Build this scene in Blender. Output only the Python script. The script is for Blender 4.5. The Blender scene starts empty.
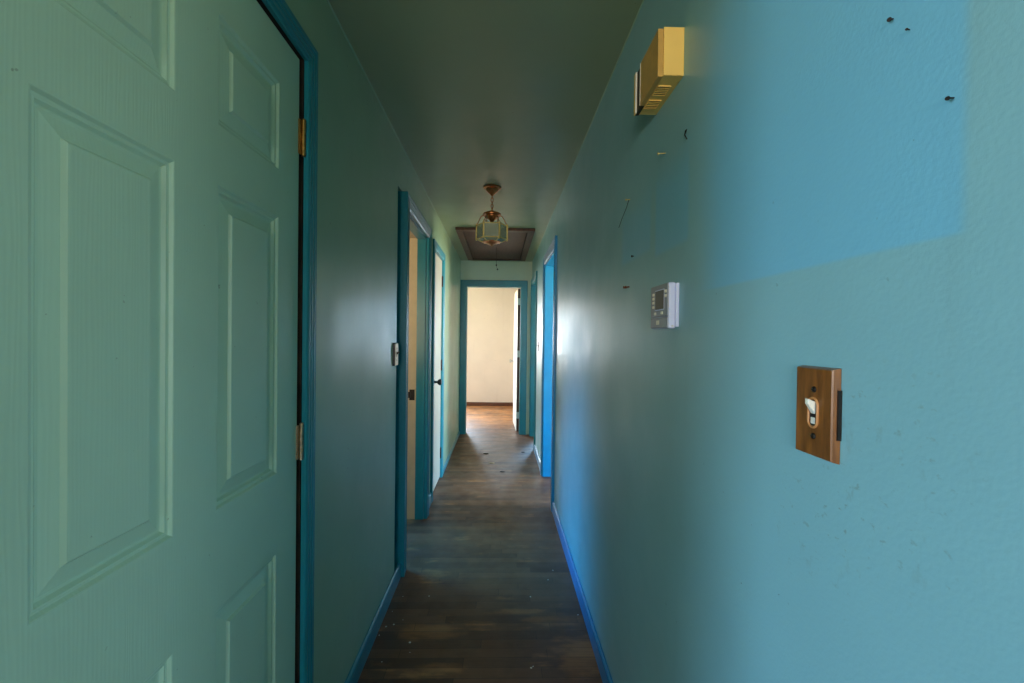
import bpy, math, random
from math import pi, sin, cos, radians
from mathutils import Vector, Matrix

scene = bpy.context.scene
COL = scene.collection
rnd = random.Random(7)

# ------------------------------------------------------------------ dimensions (metres)
XL, XR = -0.547, 0.428          # hall walls
H = 2.37                        # ceiling
YE = 6.22                       # end wall
WT = 0.12                       # wall thickness

# ------------------------------------------------------------------ materials
def srgb(r, g, b):
    def f(c):
        c /= 255.0
        return c / 12.92 if c <= 0.04045 else ((c + 0.055) / 1.055) ** 2.4
    return (f(r), f(g), f(b), 1.0)

class NT:
    """small helper round a node tree"""
    def __init__(self, name):
        self.m = bpy.data.materials.new(name)
        self.m.use_nodes = True
        self.t = self.m.node_tree
        self.t.nodes.clear()
        self.out = self.n('ShaderNodeOutputMaterial')
        self.bsdf = self.n('ShaderNodeBsdfPrincipled')
        self.l(self.bsdf.outputs[0], self.out.inputs[0])
        self.tc = self.n('ShaderNodeTexCoord')
    def n(self, kind, **kw):
        nd = self.t.nodes.new(kind)
        for k, v in kw.items():
            setattr(nd, k, v)
        return nd
    def l(self, a, b):
        self.t.links.new(a, b)
    def coord(self, scale=(1, 1, 1)):
        mp = self.n('ShaderNodeMapping')
        mp.inputs['Scale'].default_value = scale
        self.l(self.tc.outputs['Object'], mp.inputs['Vector'])
        return mp.outputs[0]
    def noise(self, scale, detail=3, rough=.55, sc=(1, 1, 1)):
        nz = self.n('ShaderNodeTexNoise')
        nz.inputs['Scale'].default_value = scale
        nz.inputs['Detail'].default_value = detail
        nz.inputs['Roughness'].default_value = rough
        self.l(self.coord(sc), nz.inputs['Vector'])
        return nz.outputs['Fac']
    def ramp(self, fac, p0, p1, c0=(0, 0, 0, 1), c1=(1, 1, 1, 1)):
        r = self.n('ShaderNodeValToRGB')
        e = r.color_ramp.elements
        e[0].position, e[1].position = p0, p1
        e[0].color, e[1].color = c0, c1
        self.l(fac, r.inputs[0])
        return r.outputs[0]
    def mix(self, fac, a, b, mode='MIX'):
        mx = self.n('ShaderNodeMix', data_type='RGBA', blend_type=mode)
        for s, v in ((mx.inputs[0], fac), (mx.inputs[6], a), (mx.inputs[7], b)):
            if hasattr(v, 'is_output'):
                self.l(v, s)
            else:
                s.default_value = v
        return mx.outputs[2]
    def math(self, op, a, b=0.0):
        m = self.n('ShaderNodeMath', operation=op)
        for s, v in ((m.inputs[0], a), (m.inputs[1], b)):
            if hasattr(v, 'is_output'):
                self.l(v, s)
            else:
                s.default_value = v
        return m.outputs[0]
    def smooth(self, v, a, b):
        """0 below a, 1 above b (a may be above b)"""
        m = self.n('ShaderNodeMapRange', interpolation_type='SMOOTHSTEP')
        self.l(v, m.inputs[0])
        if a < b:
            m.inputs[1].default_value, m.inputs[2].default_value = a, b
            m.inputs[3].default_value, m.inputs[4].default_value = 0, 1
        else:
            m.inputs[1].default_value, m.inputs[2].default_value = b, a
            m.inputs[3].default_value, m.inputs[4].default_value = 1, 0
        return m.outputs[0]
    def bump(self, height, strength=.2, dist=.002, prev=None):
        b = self.n('ShaderNodeBump')
        b.inputs['Strength'].default_value = strength
        b.inputs['Distance'].default_value = dist
        self.l(height, b.inputs['Height'])
        if prev:
            self.l(prev, b.inputs['Normal'])
        return b.outputs[0]
    def set(self, color=None, rough=None, metal=None, normal=None, spec=None):
        for v, k in ((color, 'Base Color'), (rough, 'Roughness'), (metal, 'Metallic'), (normal, 'Normal'), (spec, 'Specular IOR Level')):
            if v is None:
                continue
            s = self.bsdf.inputs[k]
            if hasattr(v, 'is_output'):
                self.l(v, s)
            else:
                s.default_value = v
        return self.m

def plain(name, c, rough=.5, metal=0., var=.12, scale=30, bump=.0, spec=None):
    t = NT(name)
    nz = t.noise(scale, 4)
    dark = tuple(x * (1 - var) for x in c[:3]) + (1,)
    lite = tuple(min(1, x * (1 + var)) for x in c[:3]) + (1,)
    col = t.ramp(nz, .3, .7, dark, lite)
    nrm = t.bump(t.noise(scale * 6, 3), bump, .001) if bump else None
    return t.set(col, rough, metal, nrm, spec)

def wall_paint(name, c, rough=.36, patches=(), clean=None, grime=.7, fac=.75, spec=.5, orange=.15, wav=.06, scuffs=()):
    t = NT(name)
    big = t.ramp(t.noise(1.6, 4, .6), .3, .75, tuple(x * .93 for x in c[:3]) + (1,), tuple(min(1, x * 1.05) for x in c[:3]) + (1,))
    col = big
    if patches:
        sx = t.n('ShaderNodeSeparateXYZ')
        t.l(t.tc.outputs['Object'], sx.inputs[0])
        y, z = sx.outputs[1], sx.outputs[2]
        tot = None
        for (y0, y0s, y1, y1s, z0, z0s, z1, z1s, k) in patches:
            m = t.math('MULTIPLY', t.smooth(y, y0 - y0s, y0 + y0s), t.smooth(y, y1 + y1s, y1 - y1s))
            m = t.math('MULTIPLY', m, t.smooth(z, z0 - z0s, z0 + z0s))
            m = t.math('MULTIPLY', m, t.smooth(z, z1 + z1s, z1 - z1s))
            m = t.math('MULTIPLY', m, k)
            tot = m if tot is None else t.math('MAXIMUM', tot, m)
        col = t.mix(tot, col, clean)
    # grime: sparse specks and faint streaks
    sp = t.ramp(t.noise(70, 2, .5), .72, .755)
    sp2 = t.ramp(t.noise(3.1, 3, .6), .52, .64)
    spk = t.math('MULTIPLY', t.math('MULTIPLY', sp, sp2), grime)
    col = t.mix(spk, col, srgb(70, 62, 40))
    st = t.ramp(t.noise(9, 3, .6, (1, 1, .12)), .6, .8)
    col = t.mix(t.math('MULTIPLY', st, .10 * grime), col, srgb(100, 90, 50))
    if scuffs:
        sx2 = t.n('ShaderNodeSeparateXYZ')
        t.l(t.tc.outputs['Object'], sx2.inputs[0])
        for (y0, y1, z0, z1) in scuffs:
            m = t.math('MULTIPLY', t.smooth(sx2.outputs[1], y0 - .04, y0 + .04), t.smooth(sx2.outputs[1], y1 + .04, y1 - .04))
            m = t.math('MULTIPLY', m, t.math('MULTIPLY', t.smooth(sx2.outputs[2], z0 - .04, z0 + .04), t.smooth(sx2.outputs[2], z1 + .04, z1 - .04)))
            f1 = t.ramp(t.noise(26, 4, .7, (1, 1.6, .8)), .60, .70)
            f2 = t.ramp(t.noise(70, 3, .6, (1, .8, 1.3)), .62, .70)
            f = t.math('ADD', t.math('MULTIPLY', f1, .16), t.math('MULTIPLY', f2, .32))
            col = t.mix(t.math('MULTIPLY', m, f), col, srgb(104, 104, 78))
    peel = t.noise(170, 2, .5)
    wave = t.noise(5, 3, .5)
    n = t.bump(wave, wav, .02)
    n = t.bump(peel, orange, .0022, n)
    rr = t.ramp(t.noise(5, 5, .65), .3, .7, (rough * .89,) * 3 + (1,), (rough * 1.28,) * 3 + (1,))
    return t.set(col, rr, 0, n, spec)

AQUA = srgb(152, 183, 154)
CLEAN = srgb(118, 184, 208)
M = {}
M['wall_left'] = wall_paint('aqua gloss wall paint', AQUA, .33, wav=.11)
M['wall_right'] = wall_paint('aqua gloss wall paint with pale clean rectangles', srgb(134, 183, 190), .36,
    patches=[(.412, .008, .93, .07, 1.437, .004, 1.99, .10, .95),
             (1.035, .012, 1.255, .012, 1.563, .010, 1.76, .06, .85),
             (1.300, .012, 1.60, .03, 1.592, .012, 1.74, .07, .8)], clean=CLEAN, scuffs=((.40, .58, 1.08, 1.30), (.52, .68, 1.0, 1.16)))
M['wall_end'] = wall_paint('aqua wall paint of the end wall', srgb(206, 220, 198), .4)
M['ceiling'] = wall_paint('grey green gloss ceiling paint', srgb(142, 160, 132), .34, grime=.6)
M['beige'] = wall_paint('cream wall paint', srgb(222, 211, 197), .6, grime=.7, spec=.3)
M['cream_trim'] = plain('cream painted wood', srgb(214, 196, 160), .5, 0, .06, 12)
M['brown_trim'] = plain('dark varnished wood', srgb(88, 50, 28), .45, 0, .2, 20)

def trim_paint(name, c, rough=.3):
    t = NT(name)
    col = t.ramp(t.noise(6, 4, .6), .3, .75, tuple(x * .85 for x in c[:3]) + (1,), tuple(min(1, x * 1.1) for x in c[:3]) + (1,))
    n = t.bump(t.noise(40, 2, .5, (1, 1, .15)), .12, .002)
    return t.set(col, rough, 0, n)
M['teal'] = trim_paint('teal blue gloss trim paint', srgb(28, 134, 150))
M['blue'] = trim_paint('bright blue gloss trim paint', srgb(12, 126, 178))

def door_paint(name, c):
    t = NT(name)
    wv = t.n('ShaderNodeTexWave', wave_type='BANDS', bands_direction='Y')
    wv.inputs['Scale'].default_value = 44
    wv.inputs['Distortion'].default_value = 9
    wv.inputs['Detail'].default_value = 2
    wv.inputs['Detail Scale'].default_value = .9
    t.l(t.coord((1, 1, .10)), wv.inputs['Vector'])
    grain = wv.outputs['Fac']
    col = t.ramp(t.noise(2.2, 4, .6), .3, .75, tuple(x * .93 for x in c[:3]) + (1,), tuple(min(1, x * 1.05) for x in c[:3]) + (1,))
    sp = t.math('MULTIPLY', t.ramp(t.noise(75, 2, .5), .76, .79), .45)
    col = t.mix(sp, col, srgb(70, 72, 40))
    n = t.bump(grain, .12, .0010)
    return t.set(col, .40, 0, n)
M['door'] = door_paint('pale green embossed door paint', srgb(172, 208, 184))
M['door_plain'] = plain('greyish flat door paint', srgb(190, 186, 168), .42, 0, .05, 3)
M['white_door'] = plain('off white door paint', srgb(228, 222, 208), .5, 0, .04, 6)

def floor_mat():
    t = NT('worn dark strip wood floor')
    br = t.n('ShaderNodeTexBrick')
    br.offset, br.offset_frequency, br.squash = .37, 3, 1.0
    br.inputs['Scale'].default_value = 1.0
    br.inputs['Mortar Size'].default_value = .0011
    br.inputs['Mortar Smooth'].default_value = .3
    br.inputs['Brick Width'].default_value = .62
    br.inputs['Row Height'].default_value = .057
    br.inputs['Color1'].default_value = (0, 0, 0, 1)
    br.inputs['Color2'].default_value = (1, 1, 1, 1)
    br.inputs['Mortar'].default_value = (.5, .5, .5, 1)
    br.offset = 0.0
    s0 = t.n('ShaderNodeSeparateXYZ')
    t.l(t.tc.outputs['Object'], s0.inputs[0])
    row = t.math('FLOOR', t.math('DIVIDE', s0.outputs[1], .057))
    wn = t.n('ShaderNodeTexWhiteNoise', noise_dimensions='1D')
    t.l(row, wn.inputs['W'])
    cx = t.n('ShaderNodeCombineXYZ')
    t.l(t.math('ADD', s0.outputs[0], t.math('MULTIPLY', wn.outputs['Value'], 3.1)), cx.inputs[0])
    t.l(s0.outputs[1], cx.inputs[1])
    t.l(cx.outputs[0], br.inputs['Vector'])
    tone = br.outputs['Color']
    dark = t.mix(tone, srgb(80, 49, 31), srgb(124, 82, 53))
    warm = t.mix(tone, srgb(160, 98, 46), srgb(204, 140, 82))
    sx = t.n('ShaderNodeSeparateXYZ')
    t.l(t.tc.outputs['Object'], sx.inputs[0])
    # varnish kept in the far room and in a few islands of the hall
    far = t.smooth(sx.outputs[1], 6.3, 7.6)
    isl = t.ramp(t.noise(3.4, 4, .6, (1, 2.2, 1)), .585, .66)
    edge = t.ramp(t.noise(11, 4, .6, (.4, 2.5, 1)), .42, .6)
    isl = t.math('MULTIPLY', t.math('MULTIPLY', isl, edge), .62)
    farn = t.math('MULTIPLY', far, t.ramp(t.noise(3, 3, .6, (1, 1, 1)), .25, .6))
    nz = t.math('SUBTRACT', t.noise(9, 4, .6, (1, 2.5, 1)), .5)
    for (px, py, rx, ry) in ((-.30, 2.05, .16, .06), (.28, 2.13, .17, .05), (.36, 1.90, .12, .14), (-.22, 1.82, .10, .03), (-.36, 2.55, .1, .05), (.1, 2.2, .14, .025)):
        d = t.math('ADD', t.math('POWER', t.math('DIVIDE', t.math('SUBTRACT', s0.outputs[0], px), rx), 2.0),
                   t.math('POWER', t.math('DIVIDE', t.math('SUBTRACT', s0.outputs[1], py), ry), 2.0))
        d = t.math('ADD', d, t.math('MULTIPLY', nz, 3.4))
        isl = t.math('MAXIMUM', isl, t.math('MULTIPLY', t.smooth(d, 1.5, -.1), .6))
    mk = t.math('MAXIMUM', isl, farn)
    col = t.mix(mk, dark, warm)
    grain = t.noise(26, 5, .65, (.25, 4.5, 1))
    col = t.mix(.55, col, t.ramp(grain, .25, .75, (.45, .45, .45, 1), (1.0, 1.0, 1.0, 1)), 'MULTIPLY')
    dirt = t.ramp(t.noise(7, 5, .7), .5, .7)
    col = t.mix(t.math('MULTIPLY', dirt, .28), col, srgb(40, 34, 30))
    col = t.mix(t.math('MULTIPLY', br.outputs['Fac'], .75), col, srgb(22, 16, 12))
    hgt = t.math('SUBTRACT', t.math('MULTIPLY', grain, .3), br.outputs['Fac'])
    n = t.bump(hgt, .25, .002)
    rr = t.ramp(t.noise(8, 4, .6), .3, .7, (.36,) * 3 + (1,), (.6,) * 3 + (1,))
    return t.set(col, rr, 0, n)
M['floor'] = floor_mat()

def wood(name, c0, c1, rough=.4, sc=(1, 1, .12), scale=60, bump=.1, spec=.5):
    t = NT(name)
    g = t.noise(scale, 5, .6, sc)
    col = t.ramp(g, .3, .72, c0, c1)
    return t.set(col, rough, 0, t.bump(g, bump, .001), spec)
M['switch_wood'] = wood('brown varnished oak', srgb(88, 50, 18), srgb(150, 92, 38), .32, (1, 1, .15), 90)
M['hatch_wood'] = wood('dark stained plywood', srgb(54, 28, 22), srgb(84, 50, 42), .5, (1, .15, 1), 40, .1, .22)
M['hatch_trim'] = wood('dark stained moulding', srgb(58, 34, 28), srgb(92, 60, 50), .42, (1, .15, 1), 40, .1, .3)
M['bronze'] = plain('aged copper bronze', srgb(196, 124, 74), .30, .95, .25, 40)
M['brass'] = plain('polished brass', srgb(236, 206, 128), .34, .6, .10, 60)
M['old_brass'] = plain('tarnished brass', srgb(178, 140, 84), .36, 1., .3, 90)
M['grey_brass'] = plain('worn grey brass', srgb(172, 152, 124), .42, 1., .3, 90)
M['steel'] = plain('brushed steel', srgb(190, 188, 184), .35, 1., .1, 60)
M['dark_metal'] = plain('blackened metal', srgb(46, 40, 36), .4, .6, .2, 60)
M['white_metal'] = plain('white painted metal', srgb(226, 224, 216), .45, 0, .05, 30)
M['chime'] = plain('yellowed ivory plastic', srgb(252, 208, 116), .42, 0, .05, 14, .02)
M['chime_front'] = plain('yellowed wood tone plastic with shade', srgb(206, 160, 84), .42, 0, .10, 30)  # wood tone with the shade of the front face put into it
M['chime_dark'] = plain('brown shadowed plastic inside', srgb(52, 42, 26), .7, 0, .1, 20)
M['stat'] = plain('light grey plastic', srgb(204, 208, 236), .42, 0, .03, 20)
M['stat_face'] = plain('silver grey plastic face', srgb(140, 144, 156), .4, 0, .04, 20)
M['lcd'] = plain('dark lcd glass', srgb(66, 62, 58), .4, 0, .05, 20)
M['button'] = plain('ivory plastic', srgb(226, 220, 204), .4, 0, .05, 30)
M['black'] = plain('dark gap', srgb(24, 22, 20), .8, 0, .1, 20)
M['rust'] = plain('rusty metal', srgb(120, 58, 34), .7, .3, .3, 200)
M['flake'] = plain('pale plaster', srgb(216, 214, 206), .8, 0, .08, 100)
M['debris'] = plain('blackened debris', srgb(34, 28, 24), .8, 0, .3, 100)
M['candle'] = plain('ivory candle sleeve', srgb(226, 214, 180), .5, 0, .05, 40)
M['caulk'] = plain('glossy caulk bead', srgb(150, 184, 164), .35, 0, .06, 20)
M['raw'] = plain('bare wood and plaster darkened as gap shade', srgb(42, 32, 24), .85, 0, .9, 14)  # bare wood tone darkened to paint the shade in the door gap

def glass_mat(name, tint, fac=.34, rough=.12):
    t = NT(name)
    t.set(tint, rough)
    tr = t.n('ShaderNodeBsdfTransparent')
    tr.inputs[0].default_value = tuple(.55 + .45 * x for x in tint[:3]) + (1,)
    mx = t.n('ShaderNodeMixShader')
    mx.inputs[0].default_value = fac
    t.l(tr.outputs[0], mx.inputs[1])
    t.l(t.bsdf.outputs[0], mx.inputs[2])
    t.l(mx.outputs[0], t.out.inputs[0])
    return t.m
M['glass'] = glass_mat('greenish bevelled glass', srgb(208, 214, 190), .34)
M['bulb'] = glass_mat('clear bulb glass', srgb(240, 240, 235), .45, .05)

# ------------------------------------------------------------------ mesh helper
class MB:
    def __init__(self):
        self.v, self.f, self.s = [], [], []
    def add(self, vs, fs, smooth=False):
        b = len(self.v)
        self.v += [Vector(p) for p in vs]
        self.f += [tuple(b + i for i in q) for q in fs]
        self.s += [smooth] * len(fs)
        return self
    def box(self, a, b):
        x0, x1 = sorted((a[0], b[0])); y0, y1 = sorted((a[1], b[1])); z0, z1 = sorted((a[2], b[2]))
        v = [(x, y, z) for z in (z0, z1) for y in (y0, y1) for x in (x0, x1)]
        return self.add(v, [(0, 2, 3, 1), (4, 5, 7, 6), (0, 1, 5, 4), (2, 6, 7, 3), (0, 4, 6, 2), (1, 3, 7, 5)])
    def cyl(self, p0, p1, r0, r1=None, n=16, caps=True):
        r1 = r0 if r1 is None else r1
        p0, p1 = Vector(p0), Vector(p1)
        d = (p1 - p0).normalized()
        u = d.orthogonal().normalized(); w = d.cross(u)
        vs = []
        for p, r in ((p0, r0), (p1, r1)):
            vs += [p + (u * cos(2 * pi * i / n) + w * sin(2 * pi * i / n)) * r for i in range(n)]
        b = len(self.v)
        self.add(vs, [(i, (i + 1) % n, n + (i + 1) % n, n + i) for i in range(n)], True)
        if caps:
            self.f += [tuple(b + i for i in reversed(range(n))), tuple(b + n + i for i in range(n))]
            self.s += [False, False]
        return self
    def lathe(self, prof, c=(0, 0, 0), axis='Z', n=28):
        """prof: (radius, height) pairs; turned about AXIS through c"""
        vs = []
        for r, h in prof:
            for i in range(n):
                a = 2 * pi * i / n
                p = (r * cos(a), r * sin(a), h)
                if axis == 'X':
                    p = (h, r * cos(a), r * sin(a))
                elif axis == 'Y':
                    p = (r * cos(a), h, r * sin(a))
                vs.append(Vector(p) + Vector(c))
        fs = []
        for k in range(len(prof) - 1):
            for i in range(n):
                j = (i + 1) % n
                fs.append((k * n + i, k * n + j, (k + 1) * n + j, (k + 1) * n + i))
        self.add(vs, fs, True)
        b = len(self.v) - len(vs)
        if prof[0][0] > 1e-6:
            self.f.append(tuple(b + i for i in reversed(range(n)))); self.s.append(False)
        if prof[-1][0] > 1e-6:
            self.f.append(tuple(b + (len(prof) - 1) * n + i for i in range(n))); self.s.append(False)
        return self
    def tube(self, path, r, n=8, closed=False):
        path = [Vector(p) for p in path]
        N = len(path)
        vs = []
        u = None
        for i, p in enumerate(path):
            if closed:
                d = (path[(i + 1) % N] - path[i - 1]).normalized()
            else:
                d = (path[min(i + 1, N - 1)] - path[max(i - 1, 0)]).normalized()
            if u is None:
                u = d.orthogonal().normalized()
            else:
                u = (u - d * u.dot(d))
                u = u.normalized() if u.length > 1e-6 else d.orthogonal().normalized()
            w = d.cross(u)
            vs += [p + (u * cos(2 * pi * k / n) + w * sin(2 * pi * k / n)) * r for k in range(n)]
        fs = []
        for i in range(N if closed else N - 1):
            a, b = i * n, ((i + 1) % N) * n
            fs += [(a + k, a + (k + 1) % n, b + (k + 1) % n, b + k) for k in range(n)]
        base = len(self.v)
        self.add(vs, fs, True)
        if not closed:
            self.f += [tuple(base + k for k in reversed(range(n))), tuple(base + (N - 1) * n + k for k in range(n))]
            self.s += [False, False]
        return self
    def build(self, name, mat, parent=None, origin=None, bevel=0, seg=2):
        o0 = Vector(origin) if origin is not None else (Vector(parent['_o']) if parent is not None and '_o' in parent.keys() else Vector((0, 0, 0)))
        me = bpy.data.meshes.new(name)
        me.from_pydata([tuple(p - o0) for p in self.v], [], self.f)
        me.polygons.foreach_set('use_smooth', self.s)
        me.update()
        import bmesh
        bm = bmesh.new(); bm.from_mesh(me)
        bmesh.ops.recalc_face_normals(bm, faces=bm.faces)
        for e in bm.edges:
            if len(e.link_faces) == 2 and e.calc_face_angle(0) > radians(38):
                e.smooth = False
        bm.to_mesh(me); bm.free()
        me.materials.append(mat)
        o = bpy.data.objects.new(name, me)
        COL.objects.link(o)
        if parent is not None:
            o.parent = parent
            if origin is not None:
                o.location = o0 - Vector(parent['_o'])
        else:
            o.location = o0
        o['_o'] = tuple(o0)
        if bevel:
            b = o.modifiers.new('bevel', 'BEVEL')
            b.width = bevel; b.segments = seg; b.limit_method = 'ANGLE'; b.angle_limit = radians(40)
        return o

def tag(o, label=None, cat=None, group=None, kind=None):
    for k, v in (('label', label), ('category', cat), ('group', group), ('kind', kind)):
        if v:
            o[k] = v
    return o

def thing(name, label, cat, loc, group=None, kind=None):
    o = bpy.data.objects.new(name, None)
    o.empty_display_size = .05
    COL.objects.link(o)
    o.location = loc
    o['_o'] = tuple(loc)
    return tag(o, label, cat, group, kind)

def struct(name, mb, mat, label, cat, parent=None, bevel=0):
    o = mb.build(name, mat, parent, bevel=bevel)
    return tag(o, label, cat, None, 'structure')

# ------------------------------------------------------------------ setting: shell
def wall_x(x0, x1, ya, yb, openings, z1=H):
    """wall slab lying along Y between x0 and x1; openings = (y0, y1, z0, z1)"""
    mb = MB(); y = ya
    for (a, b, c, d) in sorted(openings):
        if a > y:
            mb.box((x0, y, 0), (x1, a, z1))
        if c > 0:
            mb.box((x0, a, 0), (x1, b, c))
        if d < z1:
            mb.box((x0, a, d), (x1, b, z1))
        y = b
    if y < yb:
        mb.box((x0, y, 0), (x1, yb, z1))
    return mb
def wall_y(y0, y1, xa, xb, openings, z1=H):
    mb = MB(); x = xa
    for (a, b, c, d) in sorted(openings):
        if a > x:
            mb.box((x, y0, 0), (a, y1, z1))
        if c > 0:
            mb.box((a, y0, 0), (b, y1, c))
        if d < z1:
            mb.box((a, y0, d), (b, y1, z1))
        x = b
    if x < xb:
        mb.box((x, y0, 0), (xb, y1, z1))
    return mb

D1 = (.435, 1.260, 2.082)       # six panel door: latch edge, hinge edge, top
L1 = (2.60, 3.32, 2.045)
D2 = (3.715, 4.295, 2.045)
R1 = (3.54, 4.35, 2.03)
R2 = (5.38, 6.12, 2.04)
DE = (-.468, .290, 2.026)       # end doorway in X

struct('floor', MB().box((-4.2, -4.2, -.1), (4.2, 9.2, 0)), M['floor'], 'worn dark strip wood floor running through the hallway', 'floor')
cl = struct('ceiling', MB().box((-4.2, -4.2, H), (4.2, 9.2, H + .1)), M['ceiling'], 'glossy grey green hallway ceiling', 'ceiling')

mb = wall_x(XL - WT, XL, .30, 2.42, [(D1[0] - .012, D1[1] + .024, 0, D1[2] + .016)])
mb.box((XL - WT, 2.42, 0), (XL - .026, 2.5195, H))            # shallow set-back beside the doorway
mb.box((XL - .026, 2.42, 2.127), (XL, 2.5195, H))
for s in wall_x(XL - WT, XL, 2.5195, YE + WT, [(L1[0], L1[1], 0, L1[2]), (D2[0] - .01, D2[1] + .01, 0, D2[2])]),:
    mb.add(s.v, s.f)
struct('wall_left', mb, M['wall_left'], 'left hallway wall in aqua gloss paint', 'wall')
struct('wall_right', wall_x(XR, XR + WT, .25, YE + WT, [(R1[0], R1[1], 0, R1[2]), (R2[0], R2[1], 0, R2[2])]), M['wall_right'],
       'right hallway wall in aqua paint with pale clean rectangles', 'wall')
struct('wall_end', wall_y(YE, YE + WT, XL, XR, [(DE[0], DE[1], 0, DE[2])]), M['wall_end'], 'short end wall around the far doorway', 'wall')

# rooms beyond: living room behind the camera, bath room on the left, bedrooms right and far
def window(name, lo, hi, axis, label):
    """painted wood sash window filling the hole lo..hi; AXIS is the wall's normal"""
    t = thing(name, label, 'window', ((lo[0] + hi[0]) / 2, (lo[1] + hi[1]) / 2, lo[2]), kind='structure')
    k = 1 if axis == 'X' else 0                               # in-plane horizontal axis
    fr, mu = MB(), MB()
    def bar(m, a0, a1, z0, z1, dep):
        p, q = [0, 0, z0], [0, 0, z1]
        p[k], q[k] = a0, a1
        c = (lo[1 - k] + hi[1 - k]) / 2
        p[1 - k], q[1 - k] = c - dep, c + dep
        m.box(p, q)
    a0, a1, z0, z1 = lo[k], hi[k], lo[2], hi[2]
    for s in ((a0, a0 + .045, z0, z1), (a1 - .045, a1, z0, z1), (a0, a1, z0, z0 + .05), (a0, a1, z1 - .05, z1)):
        bar(fr, *s, .05)
    zm = (z0 + z1) / 2
    bar(mu, a0 + .045, a1 - .045, zm - .02, zm + .02, .025)
    fr.build('window_frame', M['white_metal'], t)
    mu.build('meeting_rail', M['white_metal'], t)
    return t

WLIV = (-3.72, -3.60, -1.95, -1.0, .75, 2.05)     # in the wall at X=-3.6
WLIVB = (-4.1, -3.98, -1.9, .1, .8, 2.05)         # behind the camera
struct('wall_living_left', wall_x(-3.72, -3.60, -4.1, .42, [(-2.2, -.92, .75, 2.05)]), M['beige'], 'cream living room wall with a window', 'wall')
struct('wall_living_front', wall_y(.30, .42, -3.72, XL - WT, []), M['beige'], 'cream living room wall beside the hallway', 'wall')
struct('wall_living_back', wall_y(-4.1, -3.98, -3.72, 3.12, [(-1.9, .1, .8, 2.05)]), M['beige'], 'cream living room wall behind the viewer', 'wall')
struct('wall_living_front_right', wall_y(.25, .37, XR + WT, 3.0, []), M['beige'], 'cream living room wall right of the hallway', 'wall')
struct('wall_living_right', wall_x(3.0, 3.12, -3.98, .37, [(-2.6, -1.0, .75, 2.05)]), M['beige'], 'cream right living room wall with a window', 'wall')
window('window_8', (3.0, -2.6, .75), (3.12, -1.0, 2.05), 'X', 'white window in the right living room wall')
window('window_1', (-3.72, -2.2, .75), (-3.60, -.92, 2.05), 'X', 'white window in the left living room wall')
window('window_2', (-1.9, -4.1, .8), (.1, -3.98, 2.05), 'Y', 'white window in the living room wall behind the viewer')
# bathroom (left)
struct('wall_bath_side', wall_x(-2.62, -2.5, 1.5, 4.72, [(2.75, 4.45, .8, 1.6)]), M['beige'], 'cream wall of the left room with a small window', 'wall')
struct('wall_bath_near', wall_y(1.5, 1.62, -2.5, XL - WT, [(-1.5, -.9, 1.1, 1.9)]), M['beige'], 'near cream wall of the left room', 'wall')
struct('wall_bath_far', wall_y(3.56, 3.68, -1.32, XL - WT, []), M['beige'], 'far cream wall of the left room', 'wall')
window('window_3', (-2.62, 2.75, .8), (-2.5, 4.45, 1.6), 'X', 'small window of the left room')
window('added_window', (-1.5, 1.5, 1.1), (-.9, 1.62, 1.9), 'Y', 'small window added in the near wall of the left room for warm fill light')  # unseen window, added to let a warm fill reach the cream jamb
struct('wall_bath_end', wall_y(4.6, 4.72, -2.5, -1.2, []), M['beige'], 'end wall of the left room', 'wall')
# closet behind the flat door
struct('wall_closet', wall_x(-1.32, -1.2, 3.68, 4.6, []), M['beige'], 'closet back wall', 'wall')
struct('wall_closet_side', wall_y(4.48, 4.6, -1.2, XL - WT, []), M['beige'], 'closet side wall', 'wall')
# bedroom on the right, near
struct('wall_bedroom_side', wall_x(3.0, 3.12, 1.6, 5.0, [(2.0, 3.5, .7, 2.05)]), M['beige'], 'cream bedroom wall with a wide window', 'wall')
struct('wall_bedroom_near', wall_y(1.6, 1.72, XR + WT, 3.0, []), M['beige'], 'near cream bedroom wall', 'wall')
struct('wall_bedroom_far', wall_y(4.88, 5.0, XR + WT, 3.12, []), M['beige'], 'far cream bedroom wall', 'wall')
window('window_4', (3.0, 2.0, .7), (3.12, 3.5, 2.05), 'X', 'wide window of the right bedroom')
# room on the right, far
struct('wall_side_room', wall_x(2.2, 2.32, 5.0, 7.8, []), M['beige'], 'cream wall of the far right room', 'wall')
struct('wall_side_room_far', wall_y(7.68, 7.8, .60, 2.2, [(.85, 1.75, .8, 2.05)]), M['beige'], 'far wall of the far right room with a window', 'wall')
window('window_5', (.85, 7.68, .8), (1.75, 7.8, 2.05), 'Y', 'window of the far right room')
# far room straight ahead
struct('wall_far_back', wall_y(8.796, 8.916, -2.6, .60, [(-1.75, -.79, .75, 2.05)]), M['beige'], 'stained cream back wall of the far room', 'wall')
struct('wall_far_right', wall_x(.48, .60, YE + WT, 8.796, []), M['beige'], 'right wall of the far room', 'wall')
struct('wall_far_left', wall_x(-2.72, -2.6, YE + WT, 8.916, [(6.7, 7.9, .75, 2.05)]), M['beige'], 'left wall of the far room', 'wall')
struct('wall_far_front', wall_y(YE, YE + WT, -2.6, XL - WT, []), M['beige'], 'near wall of the far room', 'wall')
window('window_6', (-1.75, 8.796, .75), (-.79, 8.916, 2.05), 'Y', 'window in the back wall of the far room')
window('window_7', (-2.72, 6.7, .75), (-2.6, 7.9, 2.05), 'X', 'window in the left wall of the far room')
struct('baseboard_far', MB().box((-2.6, 8.782, 0), (.48, 8.796, .068)), M['brown_trim'], 'dark brown baseboard of the far room', 'baseboard', bevel=.003)

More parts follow.
